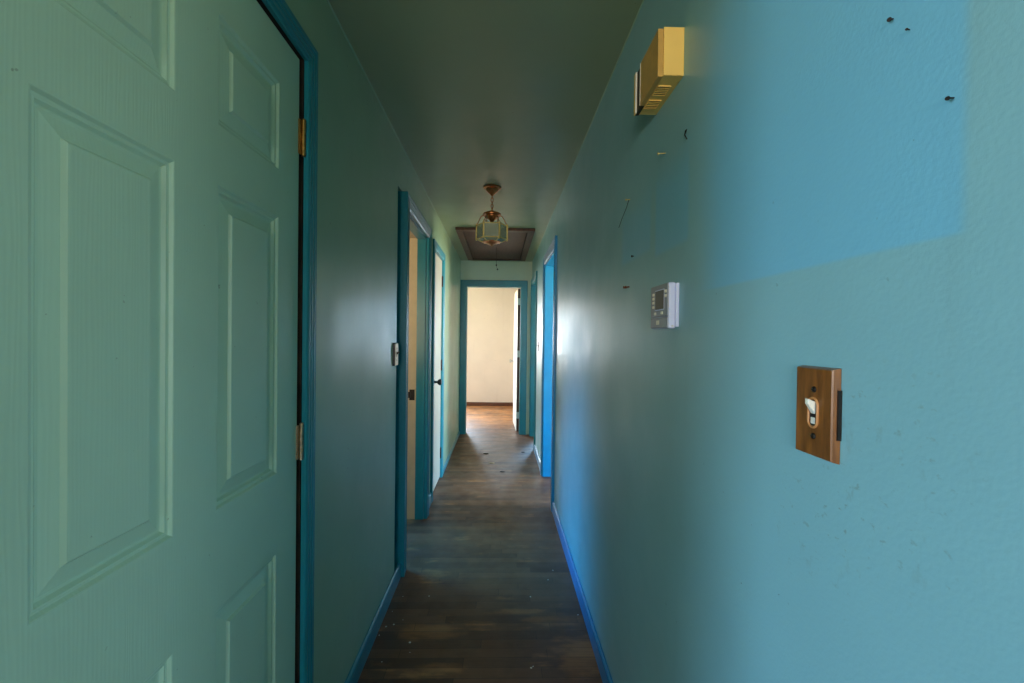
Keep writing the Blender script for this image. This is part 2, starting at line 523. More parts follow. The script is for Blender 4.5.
# ------------------------------------------------------------------ trim
def sweep_u(mb, prof, y0, y1, zt, xw, out):
    """mitred casing round an opening in a wall of plane x = xw; prof = (s from the opening outwards, t out of the wall); out = +1/-1"""
    n = len(prof)
    vs = []
    for s, t in prof:
        x = xw + out * t
        vs += [(x, y0 - s, 0), (x, y0 - s, zt + s), (x, y1 + s, zt + s), (x, y1 + s, 0)]
    fs = []
    for k in range(n - 1):
        for i in range(3):
            fs.append((k * 4 + i, k * 4 + i + 1, (k + 1) * 4 + i + 1, (k + 1) * 4 + i))
    fs.append(tuple(k * 4 for k in range(n)))
    fs.append(tuple(k * 4 + 3 for k in range(n)))
    mb.add(vs, fs)
    return mb
def sweep_end(mb, prof, x0, x1, zt, yw, out):
    n = len(prof)
    vs = []
    for s, t in prof:
        y = yw + out * t
        vs += [(x0 - s, y, 0), (x0 - s, y, zt + s), (x1 + s, y, zt + s), (x1 + s, y, 0)]
    fs = []
    for k in range(n - 1):
        for i in range(3):
            fs.append((k * 4 + i, k * 4 + i + 1, (k + 1) * 4 + i + 1, (k + 1) * 4 + i))
    fs.append(tuple(k * 4 for k in range(n)))
    fs.append(tuple(k * 4 + 3 for k in range(n)))
    mb.add(vs, fs)
    return mb
def fluted(w, t, grooves=3, d=.0035, edge=.006):
    p = [(0, 0), (0, t * .62), (edge * .5, t * .8), (edge, t * .86)]
    span = w - 2 * edge
    for g in range(grooves):
        a = edge + span * (g + .08) / grooves
        b = edge + span * (g + .92) / grooves
        q = (b - a) * .16
        tt = t * (.86 + .14 * (g + .5) / grooves)
        p += [(a, tt), (a + q, tt - d), (a + 2 * q, tt - d), (a + 3 * q, tt)]
        p += [(b, tt)]
    p += [(w - edge * .5, t), (w, t * .92), (w, 0)]
    return p
def plainprof(w, t):
    return [(0, 0), (0, t * .8), (.004, t), (w - .004, t), (w, t * .8), (w, 0)]

struct('trim_1', sweep_u(MB(), fluted(.058, .016), D1[0] - .006, D1[1] + .014, D1[2] + .006, XL, 1), M['teal'],
       'fluted teal casing around the six panel door', 'door casing')
p = fluted(.082, .033, 4)
p[-1] = (.082, -.024)
struct('trim_2', sweep_u(MB(), p, L1[0], L1[1], L1[2], XL, 1), M['teal'], 'teal casing around the open doorway on the left wall', 'door casing')
struct('trim_17', MB().box((XL - .0265, 2.419, 0), (XL - .0235, 2.5155, 2.127)), M['teal'], 'narrow teal strip set back beside the open left doorway', 'door casing')
struct('trim_3', sweep_u(MB(), fluted(.066, .018), D2[0], D2[1], D2[2], XL, 1), M['teal'], 'teal casing around the narrow flat closet door', 'door casing')
struct('trim_4', sweep_u(MB(), fluted(.082, .020, 4), R1[0], R1[1], R1[2], XR, -1), M['blue'], 'blue casing around the near doorway on the right wall', 'door casing')
struct('trim_5', sweep_u(MB(), fluted(.070, .018), R2[0], R2[1], R2[2], XR, -1), M['teal'], 'teal casing around the far doorway on the right wall', 'door casing')
struct('trim_6', sweep_end(MB(), plainprof(.078, .018), DE[0], DE[1], DE[2], YE, -1), M['teal'], 'teal casing around the doorway at the end of the hallway', 'door casing')

def jamb_x(xa, xb, y0, y1, zt, th=.016):
    mb = MB()
    mb.box((xa, y0 - .001, 0), (xb, y0 + th, zt)); mb.box((xa, y1 - th, 0), (xb, y1 + .001, zt))
    mb.box((xa, y0, zt - th), (xb, y1, zt + .001))
    return mb
# doorway linings (thickness grows into the opening)
struct('trim_7', jamb_x(-.604, XL + .004, L1[0], L1[1], L1[2], .012), M['teal'], 'teal lining of the open left doorway', 'door jamb')
t8 = struct('trim_8', jamb_x(XL - WT - .006, -.605, L1[0], L1[1], L1[2], .004), M['cream_trim'], 'cream inner edge of the open left doorway', 'door jamb')
sp = MB().box((-.652, L1[1] - .0085, .868), (-.615, L1[1] - .003, .945))
sp.box((-.660, L1[1] - .0125, .885), (-.645, L1[1] - .004, .928)); sp.box((-.640, L1[1] - .0088, .888), (-.624, L1[1] - .0084, .925))
tag(sp.build('strike_plate', M['dark_metal'], t8, bevel=.001), 'dark metal strike plate on the cream inner edge')
struct('trim_9', jamb_x(XR - .004, XR + WT + .006, R1[0], R1[1], R1[2], .014), M['blue'], 'bright blue lining of the near right doorway', 'door jamb')
struct('trim_10', jamb_x(XR - .004, XR + WT + .006, R2[0], R2[1], R2[2], .014), M['teal'], 'teal lining of the far right doorway', 'door jamb')
je = MB()
je.box((DE[0] - .001, YE - .004, 0), (DE[0] + .012, YE + WT + .004, DE[2])); je.box((DE[1] - .012, YE - .004, 0), (DE[1] + .001, YE + WT + .004, DE[2]))
je.box((DE[0], YE - .004, DE[2] - .012), (DE[1], YE + WT + .004, DE[2] + .001))
struct('trim_11', je, M['teal'], 'teal lining of the doorway at the hallway end', 'door jamb')
# raw opening edge behind the six panel door (bare wood with the gap's shade put into its colour)
jd = MB()
jd.box((XL - WT, D1[1] + .016, 0), (XL - .004, D1[1] + .0245, D1[2] + .012))
jd.box((XL - WT, D1[0] - .0125, 0), (XL - .004, D1[0] - .005, D1[2] + .012))
jd.box((XL - WT, D1[0] - .012, D1[2] + .010), (XL - .004, D1[1] + .024, D1[2] + .0165))
struct('trim_12', jd, M['raw'], 'bare wood lining, darkened as shade, in the gap beside the six panel door', 'door jamb')
st = MB()
st.box((XL - .075, D1[1] - .010, 0), (XL - .046, D1[1] + .0165, D1[2] + .01)); st.box((XL - .075, D1[0] - .006, D1[2] - .01), (XL - .046, D1[1], D1[2] + .0105))
st.box((XL - .075, D1[0] - .006, 0), (XL - .046, D1[0] + .012, D1[2]))
struct('trim_13', st, M['black'], 'stop blackened as shade in the gap beside the six panel door', 'door stop')  # near black colour stands for the shade in the gap

def baseboard(name, x, out, y0, y1, label, hgt=.082):
    paint = M['blue'] if 'blue' in label else M['teal']
    pr = [(0, 0), (.0145, 0), (.0145, hgt - .012), (.011, hgt - .004), (.006, hgt), (.001, hgt), (.001, hgt - .002), (0, hgt - .002)]
    vs = []
    for yy in (y0, y1):
        vs += [(x + out * a, yy, b) for a, b in pr]
    n = len(pr)
    fs = [(i, (i + 1) % n, n + (i + 1) % n, n + i) for i in range(n)] + [tuple(range(n)), tuple(range(n, 2 * n))]
    return struct(name, MB().add(vs, fs), paint, label, 'baseboard')
baseboard('baseboard_left', XL, 1, D1[1] + .073, 2.516, 'teal baseboard on the left wall between the six panel door and the open doorway')
baseboard('baseboard_left_middle', XL, 1, 3.403, 3.648, 'short teal baseboard between the open doorway and the closet door')
baseboard('baseboard_left_far', XL, 1, 4.362, YE - .018, 'teal baseboard on the far part of the left wall', .05)
baseboard('baseboard_right', XR, -1, .25, 3.457, 'long blue baseboard along the right wall')
baseboard('baseboard_right_far', XR, -1, 4.433, 5.309, 'short blue baseboard between the two right doorways')
struct('trim_14', MB().tube([(XL + .001, .31, H - .001), (XL + .001, 2.0, H - .0015), (XL + .001, YE, H - .001)], .0030, 8), M['caulk'],
       'thin caulk bead where the left wall meets the ceiling', 'trim')
struct('trim_15', MB().tube([(XR - .001, .26, H - .001), (XR - .001, 3.0, H - .0015), (XR - .001, YE, H - .001)], .0026, 8), M['caulk'],
       'thin caulk bead where the right wall meets the ceiling', 'trim')

# ------------------------------------------------------------------ door 1: six panel
def six_panel():
    xf = XL - .006                    # face
    th = .035
    y0, y1, z1, z0 = D1[0], D1[1] - .003, D1[2] - .002, .012
    cols = [(.548, .787), (.904, 1.148)]
    rows = [(.235, .787), (.987, 1.626), (1.742, 1.958)]
    ys = [y0] + [v for c in cols for v in c] + [y1]
    zs = [z0] + [v for r in rows for v in r] + [z1]
    mb = MB()
    for i in range(len(ys) - 1):
        for j in range(len(zs) - 1):
            if i % 2 == 1 and j % 2 == 1:
                continue
            mb.add([(xf, ys[i], zs[j]), (xf, ys[i + 1], zs[j]), (xf, ys[i + 1], zs[j + 1]), (xf, ys[i], zs[j + 1])], [(0, 1, 2, 3)])
    # moulded panels: (inset, depth)
    prof = [(0, 0), (.002, -.0006), (.006, -.0052), (.0095, -.0060), (.0120, -.0058), (.0165, -.0108), (.019, -.0116),
            (.0225, -.0114), (.0445, -.0066), (.0455, -.0066), (.0500, -.0012), (.0525, -.0008)]
    for (a, b) in cols:
        for (c, d) in rows:
            vs, fs = [], []
            for s, t in prof:
                vs += [(xf + t, a + s, c + s), (xf + t, b - s, c + s), (xf + t, b - s, d - s), (xf + t, a + s, d - s)]
            for k in range(len(prof) - 1):
                for i in range(4):
                    j = (i + 1) % 4
                    fs.append((k * 4 + i, k * 4 + j, k * 4 + 4 + j, k * 4 + 4 + i))
            e = (len(prof) - 1) * 4
            fs.append((e, e + 1, e + 2, e + 3))
            mb.add(vs, fs)
    # edges and back
    xb = xf - th
    f = [(xf, y0, z0), (xf, y1, z0), (xf, y1, z1), (xf, y0, z1)]
    g = [(xb, y0, z0), (xb, y1, z0), (xb, y1, z1), (xb, y0, z1)]
    mb.add(f + g, [(0, 1, 5, 4), (1, 2, 6, 5), (2, 3, 7, 6), (3, 0, 4, 7), (4, 5, 6, 7)])
    import bmesh
    o = mb.build('door_1', M['door'])
    bm = bmesh.new(); bm.from_mesh(o.data)
    bmesh.ops.remove_doubles(bm, verts=bm.verts, dist=.0001)
    bmesh.ops.recalc_face_normals(bm, faces=bm.faces)
    bm.to_mesh(o.data); bm.free()
    return tag(o, 'pale green six panel door filling the left foreground', 'door', None, 'structure')
door1 = six_panel()

def hinge(parent, yk, x, z, mat, label, s=1, hh=.092, leaf=.016):
    """butt hinge: knuckle of five barrels at (x, yk), leaf towards -y*s"""
    kb = MB()
    for k in range(5):
        a = z - hh / 2 + hh * k / 5 + .0006
        kb.cyl((x, yk, a), (x, yk, a + hh / 5 - .0006), .0058, n=14)
    kb.cyl((x, yk, z - hh / 2 - .004), (x, yk, z + hh / 2 + .004), .0054, n=10)
    kb.lathe([(0, z + hh / 2 + .007), (.004, z + hh / 2 + .006), (.0058, z + hh / 2 + .003), (.0058, z + hh / 2), (0, z + hh / 2)], (x, yk, 0), n=12)
    kb.box((x - .010, yk - s * leaf, z - hh / 2), (x - .004, yk - s * .003, z + hh / 2))
    o = kb.build('hinge', mat, parent)
    return tag(o, label)
hinge(door1, 1.268, XL + .002, 1.873, M['old_brass'], 'tarnished brass upper hinge')
hinge(door1, 1.268, XL + .002, 1.039, M['grey_brass'], 'worn greyish lower hinge')

# ------------------------------------------------------------------ door 2: narrow flat closet door
mb = MB().box((XL - .040, D2[0] + .004, .012), (XL - .005, D2[1] - .004, D2[2] - .006))
door2 = tag(mb.build('door_2', M['door_plain'], bevel=.002), 'narrow flat closet door with dark knob on the left wall', 'door', None, 'structure')
struct('trim_16', MB().box((XL - WT, D2[0] - .0105, 0), (XL + .001, D2[0] + .0005, D2[2])).box((XL - WT, D2[1] - .0005, 0), (XL + .001, D2[1] + .0105, D2[2]))
       .box((XL - WT, D2[0], D2[2] - .003), (XL + .001, D2[1], D2[2] + .008)), M['teal'], 'teal lining of the closet door opening', 'door jamb')
kn = MB().lathe([(.026, 0), (.026, .004), (.020, .008), (.010, .011), (.0095, .034), (.018, .040), (.0255, .050), (.0265, .060), (.022, .068), (.008, .071), (0, .071)], (XL - .005, 3.80, .952), 'X', 24)
tag(kn.build('knob', M['dark_metal'], door2), 'dark round door knob')
for z in (1.847, 1.063, .235):
    hinge(door2, D2[1] - .001, XL + .001, z, M['dark_metal'], None)

# ------------------------------------------------------------------ door 3: open white door in the far room
d3 = thing('door_3', 'off white door standing open in the far room', 'door', (DE[1] - .013, YE + WT + .012, 0), kind='structure')
x1 = DE[1] - .013; x0 = x1 - .036; ya = YE + WT + .014; yb = ya + .745
MB().box((x0, ya + .0015, .014), (x1, yb, 2.008)).build('door_leaf', M['white_door'], d3, bevel=.0015)
tag(MB().box((x0 + .002, ya - .0005, .016), (x1 - .001, ya + .003, 2.006)).build('door_edge', M['brown_trim'], d3), 'bare brown hinge edge')
for z in (1.83, 1.10, .24):
    hb = MB().box((x0 + .003, ya - .004, z - .046), (x1 - .004, ya - .0004, z + .046)).cyl((x1 + .002, ya - .004, z - .046), (x1 + .002, ya - .004, z + .046), .006, n=12)
    hb.build('hinge', M['white_metal'], d3)
kn = MB().lathe([(.027, 0), (.027, -.004), (.020, -.008), (.010, -.011), (.0095, -.032), (.018, -.038), (.026, -.048), (.0265, -.058), (.021, -.066), (0, -.068)], (x0, yb - .065, .965), 'X', 24)
kn.build('knob', M['steel'], d3)
d3.rotation_euler.z = radians(2.0)

# ------------------------------------------------------------------ lantern
FX, FY = -.066, 3.158
lan = thing('ceiling_lantern', 'hexagonal brass and glass lantern hanging by a chain from the ceiling', 'ceiling light', (FX, FY, H))
c = (FX, FY, 0)
MB().lathe([(.058, H), (.062, H - .003)], c, n=36).lathe([(.062, H - .003), (.0625, H - .008), (.060, H - .011)], c, n=36).lathe([(.060, H - .011), (.046, H - .015)], c, n=36).lathe([(.046, H - .015), (.047, H - .019), (.043, H - .025), (.033, H - .036), (.022, H - .046), (.013, H - .053), (.009, H - .059), (.005, H - .063), (0, H - .064)], c, n=36).build('canopy', M['bronze'], lan)
ch = MB()
zt, zb = H - .058, 2.205
nl = 5
ln = (zt - zb) / nl
for k in range(nl):
    zc = zt - ln * (k + .5)
    hl = ln * .5 + .006
    pts = []
    for i in range(16):
        a = 2 * pi * i / 16
        w = .0085 * cos(a); hgt = hl * (sin(a) if abs(sin(a)) < .9 else math.copysign(1, sin(a)))
        pts.append((FX + (w if k % 2 else 0), FY + (0 if k % 2 else w), zc + hgt))
    ch.tube(pts, .0022, 7, True)
ch.build('chain', M['bronze'], lan)
MB().lathe([(.004, 2.214), (.008, 2.211), (.010, 2.205)], c, n=36).lathe([(.010, 2.205), (.030, 2.199), (.054, 2.190), (.061, 2.185)], c, n=36).lathe([(.061, 2.185), (.0625, 2.181), (.061, 2.176)], c, n=36).lathe([(.061, 2.176), (.044, 2.172)], c, n=36).lathe([(.044, 2.172), (.042, 2.164), (.032, 2.152), (.020, 2.140), (.012, 2.131), (.009, 2.124), (.004, 2.117), (0, 2.116)], c, n=36).build('cap', M['bronze'], lan)
RT, RB, ZT, ZB, RBB, ZBB = .106, .106, 2.102, 2.008, .066, 1.990
def hexpt(r, k, z):
    a = k * pi / 3
    return Vector((FX + r * cos(a), FY + r * sin(a), z))
fr = MB()
for k in range(6):
    fr.tube([hexpt(RT, k, ZT + .006), hexpt(RB, k, ZB - .004)], .0062, 10)
    for r, z, q in ((RT, ZT, .0036), (RB, ZB, .0042), (RBB, ZBB, .003)):
        fr.tube([hexpt(r, k, z), hexpt(r, k + 1, z)], q, 8)
    fr.tube([hexpt(RB, k, ZB), hexpt(RBB, k, ZBB)], .0032, 8)
    fr.lathe([(0, ZT + .014), (.005, ZT + .011), (.006, ZT + .007), (.004, ZT + .003)], hexpt(RT, k, 0), n=10)
    fr.lathe([(0, ZB - .012), (.004, ZB - .009), (.0055, ZB - .004), (.004, ZB)], hexpt(RB, k, 0), n=10)
fr.build('cage_frame', M['brass'], lan)
arm = MB()
for k in range(6):
    a = k * pi / 3
    pts = []
    for i in range(13):
        u = i / 12
        r = .036 + (RT - .036) * u
        z = 2.150 + .026 * sin(pi * min(1, u * 1.2)) + (ZT + .008 - 2.150) * u ** 2.2
        pts.append((FX + r * cos(a), FY + r * sin(a), z))
    am = MB().tube(pts, .0026, 8)
    am.build('arm', M['bronze'], lan)
for k in range(6):
    a, b = .05, .95
    def pane(p, q, r, s, th=.0025):
        n_ = ((q - p).cross(s - p)).normalized() * th
        vs = [p, q, r, s, p + n_, q + n_, r + n_, s + n_]
        return MB().add(vs, [(0, 1, 2, 3), (4, 7, 6, 5), (0, 4, 5, 1), (1, 5, 6, 2), (2, 6, 7, 3), (3, 7, 4, 0)])
    p0, p1 = hexpt(RT - .001, k, ZT - .002), hexpt(RT - .001, k + 1, ZT - .002)
    q0, q1 = hexpt(RB - .001, k, ZB + .002), hexpt(RB - .001, k + 1, ZB + .002)
    pane(p0.lerp(p1, a), p0.lerp(p1, b), q0.lerp(q1, b), q0.lerp(q1, a)).build('glass_pane', M['glass'], lan)
    p0, p1 = hexpt(RB - .002, k, ZB - .002), hexpt(RB - .002, k + 1, ZB - .002)
    q0, q1 = hexpt(RBB + .002, k, ZBB + .001), hexpt(RBB + .002, k + 1, ZBB + .001)
    pane(p0.lerp(p1, a), p0.lerp(p1, b), q0.lerp(q1, b), q0.lerp(q1, a)).build('lower_pane', M['glass'], lan)
MB().lathe([(.062, ZBB + .003), (.064, ZBB), (.060, ZBB - .003)], c, n=36).lathe([(.060, ZBB - .003), (.044, ZBB - .005)], c, n=36).lathe([(.044, ZBB - .005), (.036, ZBB - .011), (.022, ZBB - .018), (.010, ZBB - .022), (.007, ZBB - .026), (0, ZBB - .029)], c, n=36).build('finial', M['bronze'], lan)
MB().lathe([(.004, ZBB + .004), (.004, 2.122)], c, n=10).build('stem', M['brass'], lan)
for k in range(3):
    a = k * 2 * pi / 3 + .5
    px, py = FX + .034 * cos(a), FY + .034 * sin(a)
    cd = MB().lathe([(.011, 1.998), (.012, 2.003), (.0085, 2.012), (.0085, 2.032), (.006, 2.034)], (px, py, 0), n=14)
    cd.tube([(FX, FY, 2.000), (px, py, 2.001)], .003, 6)
    cdo = cd.build('candle_holder', M['candle'], lan)
    MB().lathe([(.006, 2.033), (.0085, 2.040), (.0125, 2.050), (.0125, 2.057), (.008, 2.070), (.003, 2.082), (0, 2.085)], (px, py, 0), n=14).build('bulb', M['bulb'], cdo)

# ------------------------------------------------------------------ attic hatch with pull cord
ha = thing('attic_hatch', 'dark brown wooden attic hatch with pull cord in the ceiling beyond the lantern', 'attic hatch', (-.05, 5.19, H))
hx0, hx1, hy0, hy1 = -.435, .322, 4.33, 6.06
def hbox(name, a, b, mat, lab=None, bevel=.003):
    o = MB().box(a, b).build(name, mat, ha, bevel=bevel)
    return tag(o, lab)
w = .062
zt = H - .026
hbox('trim_board', (hx0, hy0, zt), (hx1, hy0 + .07, H + .0), M['hatch_trim'])
hbox('trim_board', (hx0, hy1 - .06, zt), (hx1, hy1, H + .0), M['hatch_trim'])
hbox('trim_board', (hx0, hy0 + .071, zt), (hx0 + w, hy1 - .061, H), M['hatch_trim'])
hbox('trim_board', (hx1 - w, hy0 + .071, zt), (hx1, hy1 - .061, H), M['hatch_trim'])
hbox('hatch_panel', (hx0 + w + .006, hy0 + .078, H - .011), (hx1 - w - .012, hy1 - .068, H - .002), M['hatch_wood'], 'dark plywood hatch panel')
hbox('gap', (hx0 + w - .002, hy0 + .069, H - .003), (hx1 - w + .002, hy1 - .059, H + .002), M['black'], None, 0)
pts = []
cd = MB().tube([(-.052, 5.2, H - .009), (-.053, 5.2, 2.25), (-.051, 5.2, 2.18), (-.052, 5.2, 2.150)], .0018, 6)
cd.tube([(-.052, 5.2, 2.145), (-.047, 5.2, 2.130), (-.040, 5.2, 2.108)], .0016, 6)
co = tag(cd.build('pull_cord', M['dark_metal'], ha), 'thin dark pull cord')
MB().lathe([(0, 2.166), (.006, 2.162), (.0075, 2.152), (.006, 2.143), (0, 2.139)], (-.052, 5.2, 0), n=12).build('knot', M['dark_metal'], co)
MB().lathe([(0, 2.116), (.006, 2.112), (.0085, 2.104), (.0085, 2.098), (0, 2.094)], (-.039, 5.2, 0), n=12).build('cord_end', M['dark_metal'], co)

# ------------------------------------------------------------------ door chime
CX, CY0, CY1, CZ0, CZ1 = .3655, 1.073, 1.268, 1.956, 2.071
dc = thing('door_chime', 'yellowed plastic door chime box high on the right wall', 'door chime', (XR, (CY0 + CY1) / 2, CZ0))
# body with louvred bottom
bd = MB()
xs = .379
bd.box((xs, CY0, CZ0 + .003), (XR, CY1 - .002, CZ1 + .002))
bo = bd.build('housing', M['chime'], dc, bevel=.0012)
for (ya, yb) in ((1.118, 1.160), (1.186, 1.228)):
    for k in range(5):
        y = ya + (yb - ya) * (k + .5) / 5
        g = MB().box((.3835, y - .0022, CZ0 + .0018), (.4125, y + .0012, CZ0 + .0040))
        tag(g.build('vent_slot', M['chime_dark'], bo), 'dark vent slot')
    rb = MB()
    for k in range(6):
        y = ya + (yb - ya) * k / 5
        rb.box((.3815, y - .0012, CZ0 + .0005), (.4145, y + .0012, CZ0 + .0032))
    rb.build('louvre', M['chime'], bo)
# front cover: a broad slab, then a dark slot, then a thin fin at the far end
MB().box((CX, CY0 + .0006, CZ0), (xs - .0006, 1.212, CZ1 - .002)).build('front_cover', M['chime_front'], dc, bevel=.0012)
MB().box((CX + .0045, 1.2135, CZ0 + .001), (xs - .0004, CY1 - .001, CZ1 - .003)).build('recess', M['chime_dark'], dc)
MB().box((CX, 1.2535, CZ0), (CX + .0042, CY1, CZ1 - .002)).build('front_fin', M['chime'], dc, bevel=.001)
MB().box((CX - .0010, 1.209, CZ0 + .001), (CX + .004, 1.2132, CZ1 - .003)).build('cover_edge', M['button'], dc, bevel=.0006)
MB().box((CX - .0008, 1.2505, CZ0 + .001), (CX + .004, 1.2534, CZ1 - .003)).build('cover_edge', M['button'], dc, bevel=.0006)

# ------------------------------------------------------------------ thermostat
TX, TY0, TY1, TZ0, TZ1 = .4005, 1.081, 1.206, 1.360, 1.472
th = thing('thermostat', 'grey digital thermostat with dark screen on the right wall', 'thermostat', (XR, (TY0 + TY1) / 2, TZ0))
MB().box((XR - .0085, TY0 - .003, TZ0 + .004), (XR, TY1 - .004, TZ1 - .002)).build('wall_plate', M['stat'], th, bevel=.002)
bd = MB().box((TX + .003, TY0, TZ0), (XR - .0075, TY1, TZ1)).build('housing', M['stat'], th, bevel=.004, seg=3)
MB().box((TX, TY0 + .002, TZ0 + .030), (TX + .005, TY1 - .002, TZ1 - .001)).build('face', M['stat_face'], th, bevel=.003)
tag(MB().box((TX, TY0 + .002, TZ0 + .002), (TX + .005, TY1 - .002, TZ0 + .0285)).build('flip_cover', M['stat_face'], th, bevel=.003), 'lower flip cover')
fc = MB().box((TX - .0012, 1.1065, 1.409), (TX + .001, 1.1665, 1.456)).build('screen', M['lcd'], th, bevel=.0006)
MB().box((TX - .0006, 1.1035, 1.4065), (TX + .0008, 1.1695, 1.4585)).build('screen_bezel', M['stat'], th, bevel=.0004)
for (y, z, a, b) in [(1.181, 1.449, .006, .0034), (1.181, 1.4385, .006, .0034), (1.181, 1.428, .006, .0034), (1.181, 1.4165, .006, .0034),
                     (1.0945, 1.451, .005, .0036), (1.0945, 1.4395, .005, .0036), (1.166, 1.399, .0065, .0036), (1.118, 1.3995, .0065, .0036)]:
    MB().box((TX - .0022, y - a, z - b), (TX + .002, y + a, z + b)).build('button', M['button'], th, bevel=.0012)
tag(MB().box((TX - .0008, 1.137, 1.3705), (TX + .001, 1.158, 1.3815)).build('badge', M['button'], th, bevel=.0006), 'small pale badge on the flip cover')
MB().cyl((TX + .0125, TY0 - .0005, TZ0 + .006), (TX + .0125, TY0 + .002, TZ0 + .006), .003, n=12).build('screw', M['steel'], th)

# ------------------------------------------------------------------ near wooden switch
def plate(mb, x, out, y0, y1, z0, z1, t, ch):
    """chamfered wall plate standing out of x by t"""
    vs = []
    for d, e in ((0, 0), (t * .8, ch * .6), (t, ch)):
        X = x + out * d
        vs += [(X, y0 + e, z0 + e), (X, y1 - e, z0 + e), (X, y1 - e, z1 - e), (X, y0 + e, z1 - e)]
    fs = [(k * 4 + i, k * 4 + (i + 1) % 4, k * 4 + 4 + (i + 1) % 4, k * 4 + 4 + i) for k in range(2) for i in range(4)] + [(0, 1, 2, 3), (8, 9, 10, 11)]
    return mb.add(vs, fs)
sw = thing('light_switch', 'brown wooden switch plate with ivory toggle on the right wall', 'light switch', (XR, .593, 1.18))
plate(MB(), XR - .0008, -1, .5575, .630, 1.1800, 1.3005, .0102, .0030).build('wall_plate', M['switch_wood'], sw)
tag(MB().box((XR - .005, .5558, 1.210), (XR - .0004, .5600, 1.273)).build('switch_box', M['dark_metal'], sw), 'rough dark box edge behind the plate')
xw = XR - .0110
ring = MB()
pts = []
for i in range(28):
    a = 2 * pi * i / 28
    yy = .5925 + .0088 * cos(a)
    zz = 1.2395 + (.0105 if sin(a) > 0 else -.0105) + .0088 * sin(a)
    pts.append((xw - .0006, yy, zz))
tag(ring.tube(pts, .0018, 8, True).build('toggle_ring', plain('tan plastic', srgb(190, 128, 76), .4), sw), 'tan oval ring around the toggle')
MB().box((xw - .0005, .587, 1.2225), (xw + .002, .598, 1.2565)).build('toggle_slot', M['black'], sw)
tg = MB()
tg.add([(xw + .001, .5875, 1.236), (xw + .001, .5975, 1.236), (xw + .001, .5975, 1.254), (xw + .001, .5875, 1.254),
        (xw - .0095, .5895, 1.2515), (xw - .0095, .5960, 1.2515), (xw - .0095, .5960, 1.2585), (xw - .0095, .5895, 1.2585)],
       [(0, 1, 2, 3), (4, 5, 6, 7), (0, 1, 5, 4), (1, 2, 6, 5), (2, 3, 7, 6), (3, 0, 4, 7)])
tg.box((xw - .001, .588, 1.2245), (xw + .001, .597, 1.2335))
tag(tg.build('toggle', M['button'], sw, bevel=.0012), 'ivory toggle')
for z in (1.2705, 1.2085):
    s = MB().lathe([(.0042, 0), (.0042, -.0008), (.003, -.0018), (0, -.0020)], (xw, .5915, z), 'X', 16)
    s.box((xw - .0024, .5885, z - .0005), (xw - .0017, .5945, z + .0005))
    tag(s.build('screw', M['dark_metal'], sw), 'dark slotted screw')

def small_switch(name, label, x, out, y, z, pm, side, tm, t=.009, wy=.07, hz=.118):
    o = thing(name, label, 'light switch', (x, y, z - hz / 2))
    tag(plate(MB(), x, out, y - wy / 2, y + wy / 2, z - hz / 2, z + hz / 2, t, .002).build('wall_plate', side, o), 'dark plate edge')
    f = MB().box((x + out * (t - .0005), y - wy / 2 + .003, z - hz / 2 + .003), (x + out * (t + .0012), y + wy / 2 - .003, z + hz / 2 - .003)).build('face_plate', pm, o, bevel=.0006)
    xx = x + out * (t + .0012)
    MB().box((xx - out * .0005, y - .0055, z - .013), (xx + out * .0008, y + .0055, z + .013)).build('toggle_slot', M['black'], o)
    MB().add([(xx, y - .0045, z - .004), (xx, y + .0045, z - .004), (xx, y + .0045, z + .010), (xx, y - .0045, z + .010),
              (xx + out * .013, y - .003, z + .009), (xx + out * .013, y + .003, z + .009), (xx + out * .013, y + .003, z + .015), (xx + out * .013, y - .003, z + .015)],
             [(0, 1, 2, 3), (4, 5, 6, 7), (0, 1, 5, 4), (1, 2, 6, 5), (2, 3, 7, 6), (3, 0, 4, 7)]).build('toggle', tm, o)
    for dz in (.03, -.03):
        MB().lathe([(.004, 0), (.004, out * .0008), (0, out * .0018)], (xx, y, z + dz), 'X', 12).build('screw', M['dark_metal'], o)
    return o
small_switch('light_switch', 'steel faced switch plate with dark edge beside the open doorway on the left wall', XL, 1, 2.372, 1.238, M['grey_brass'], M['dark_metal'], M['dark_metal'], .012)
small_switch('light_switch', 'small dark grey switch plate between the two doorways on the right wall', XR, -1, 4.975, 1.236, M['dark_metal'], M['dark_metal'], M['dark_metal'], .006, .07, .105)

# ------------------------------------------------------------------ nails left in the right wall
def nail(y, z, label, mat, ln=.014, r=.0022, tilt=.15, extra=None):
    o = MB()
    e = Vector((XR - ln, y - .002, z - ln * tilt))
    o.cyl((XR + .004, y, z), e, r * .55, n=8)
    d = (e - Vector((XR, y, z))).normalized()
    o.cyl(e, e + d * .0014, r * 1.35, r * 1.2, n=12)
    ob = o.build('wall_nail', mat, None, origin=(XR, y, z))
    tag(ob, label, 'nail')
    return ob
nail(1.187, 1.822, 'brass nail below the door chime on the right wall', M['brass'], .020, .0030)
n2 = nail(1.512, 1.799, 'pale nail with a dark thread trailing below it on the right wall', M['brass'], .014, .0028)
n2['_o'] = (XR, 1.512, 1.799)
tag(MB().tube([(XR - .004, 1.513, 1.797), (XR - .002, 1.545, 1.782), (XR - .003, 1.572, 1.768), (XR - .002, 1.605, 1.757), (XR - .002, 1.645, 1.736)], .0009, 6).build('thread', M['debris'], n2), 'thin dark thread')
nail(1.461, 1.601, 'small dark nail above the rusty pair on the right wall', M['dark_metal'], .006, .0028)
nail(1.505, 1.507, 'right one of two rusty nails beside the thermostat', M['rust'], .012, .0036)
nail(1.528, 1.509, 'left one of two rusty nails beside the thermostat', M['rust'], .012, .0036)
nail(.424, 1.568, 'bent dark nail at the right edge of the large pale rectangle', M['dark_metal'], .007, .0015, .3)
nk = MB()
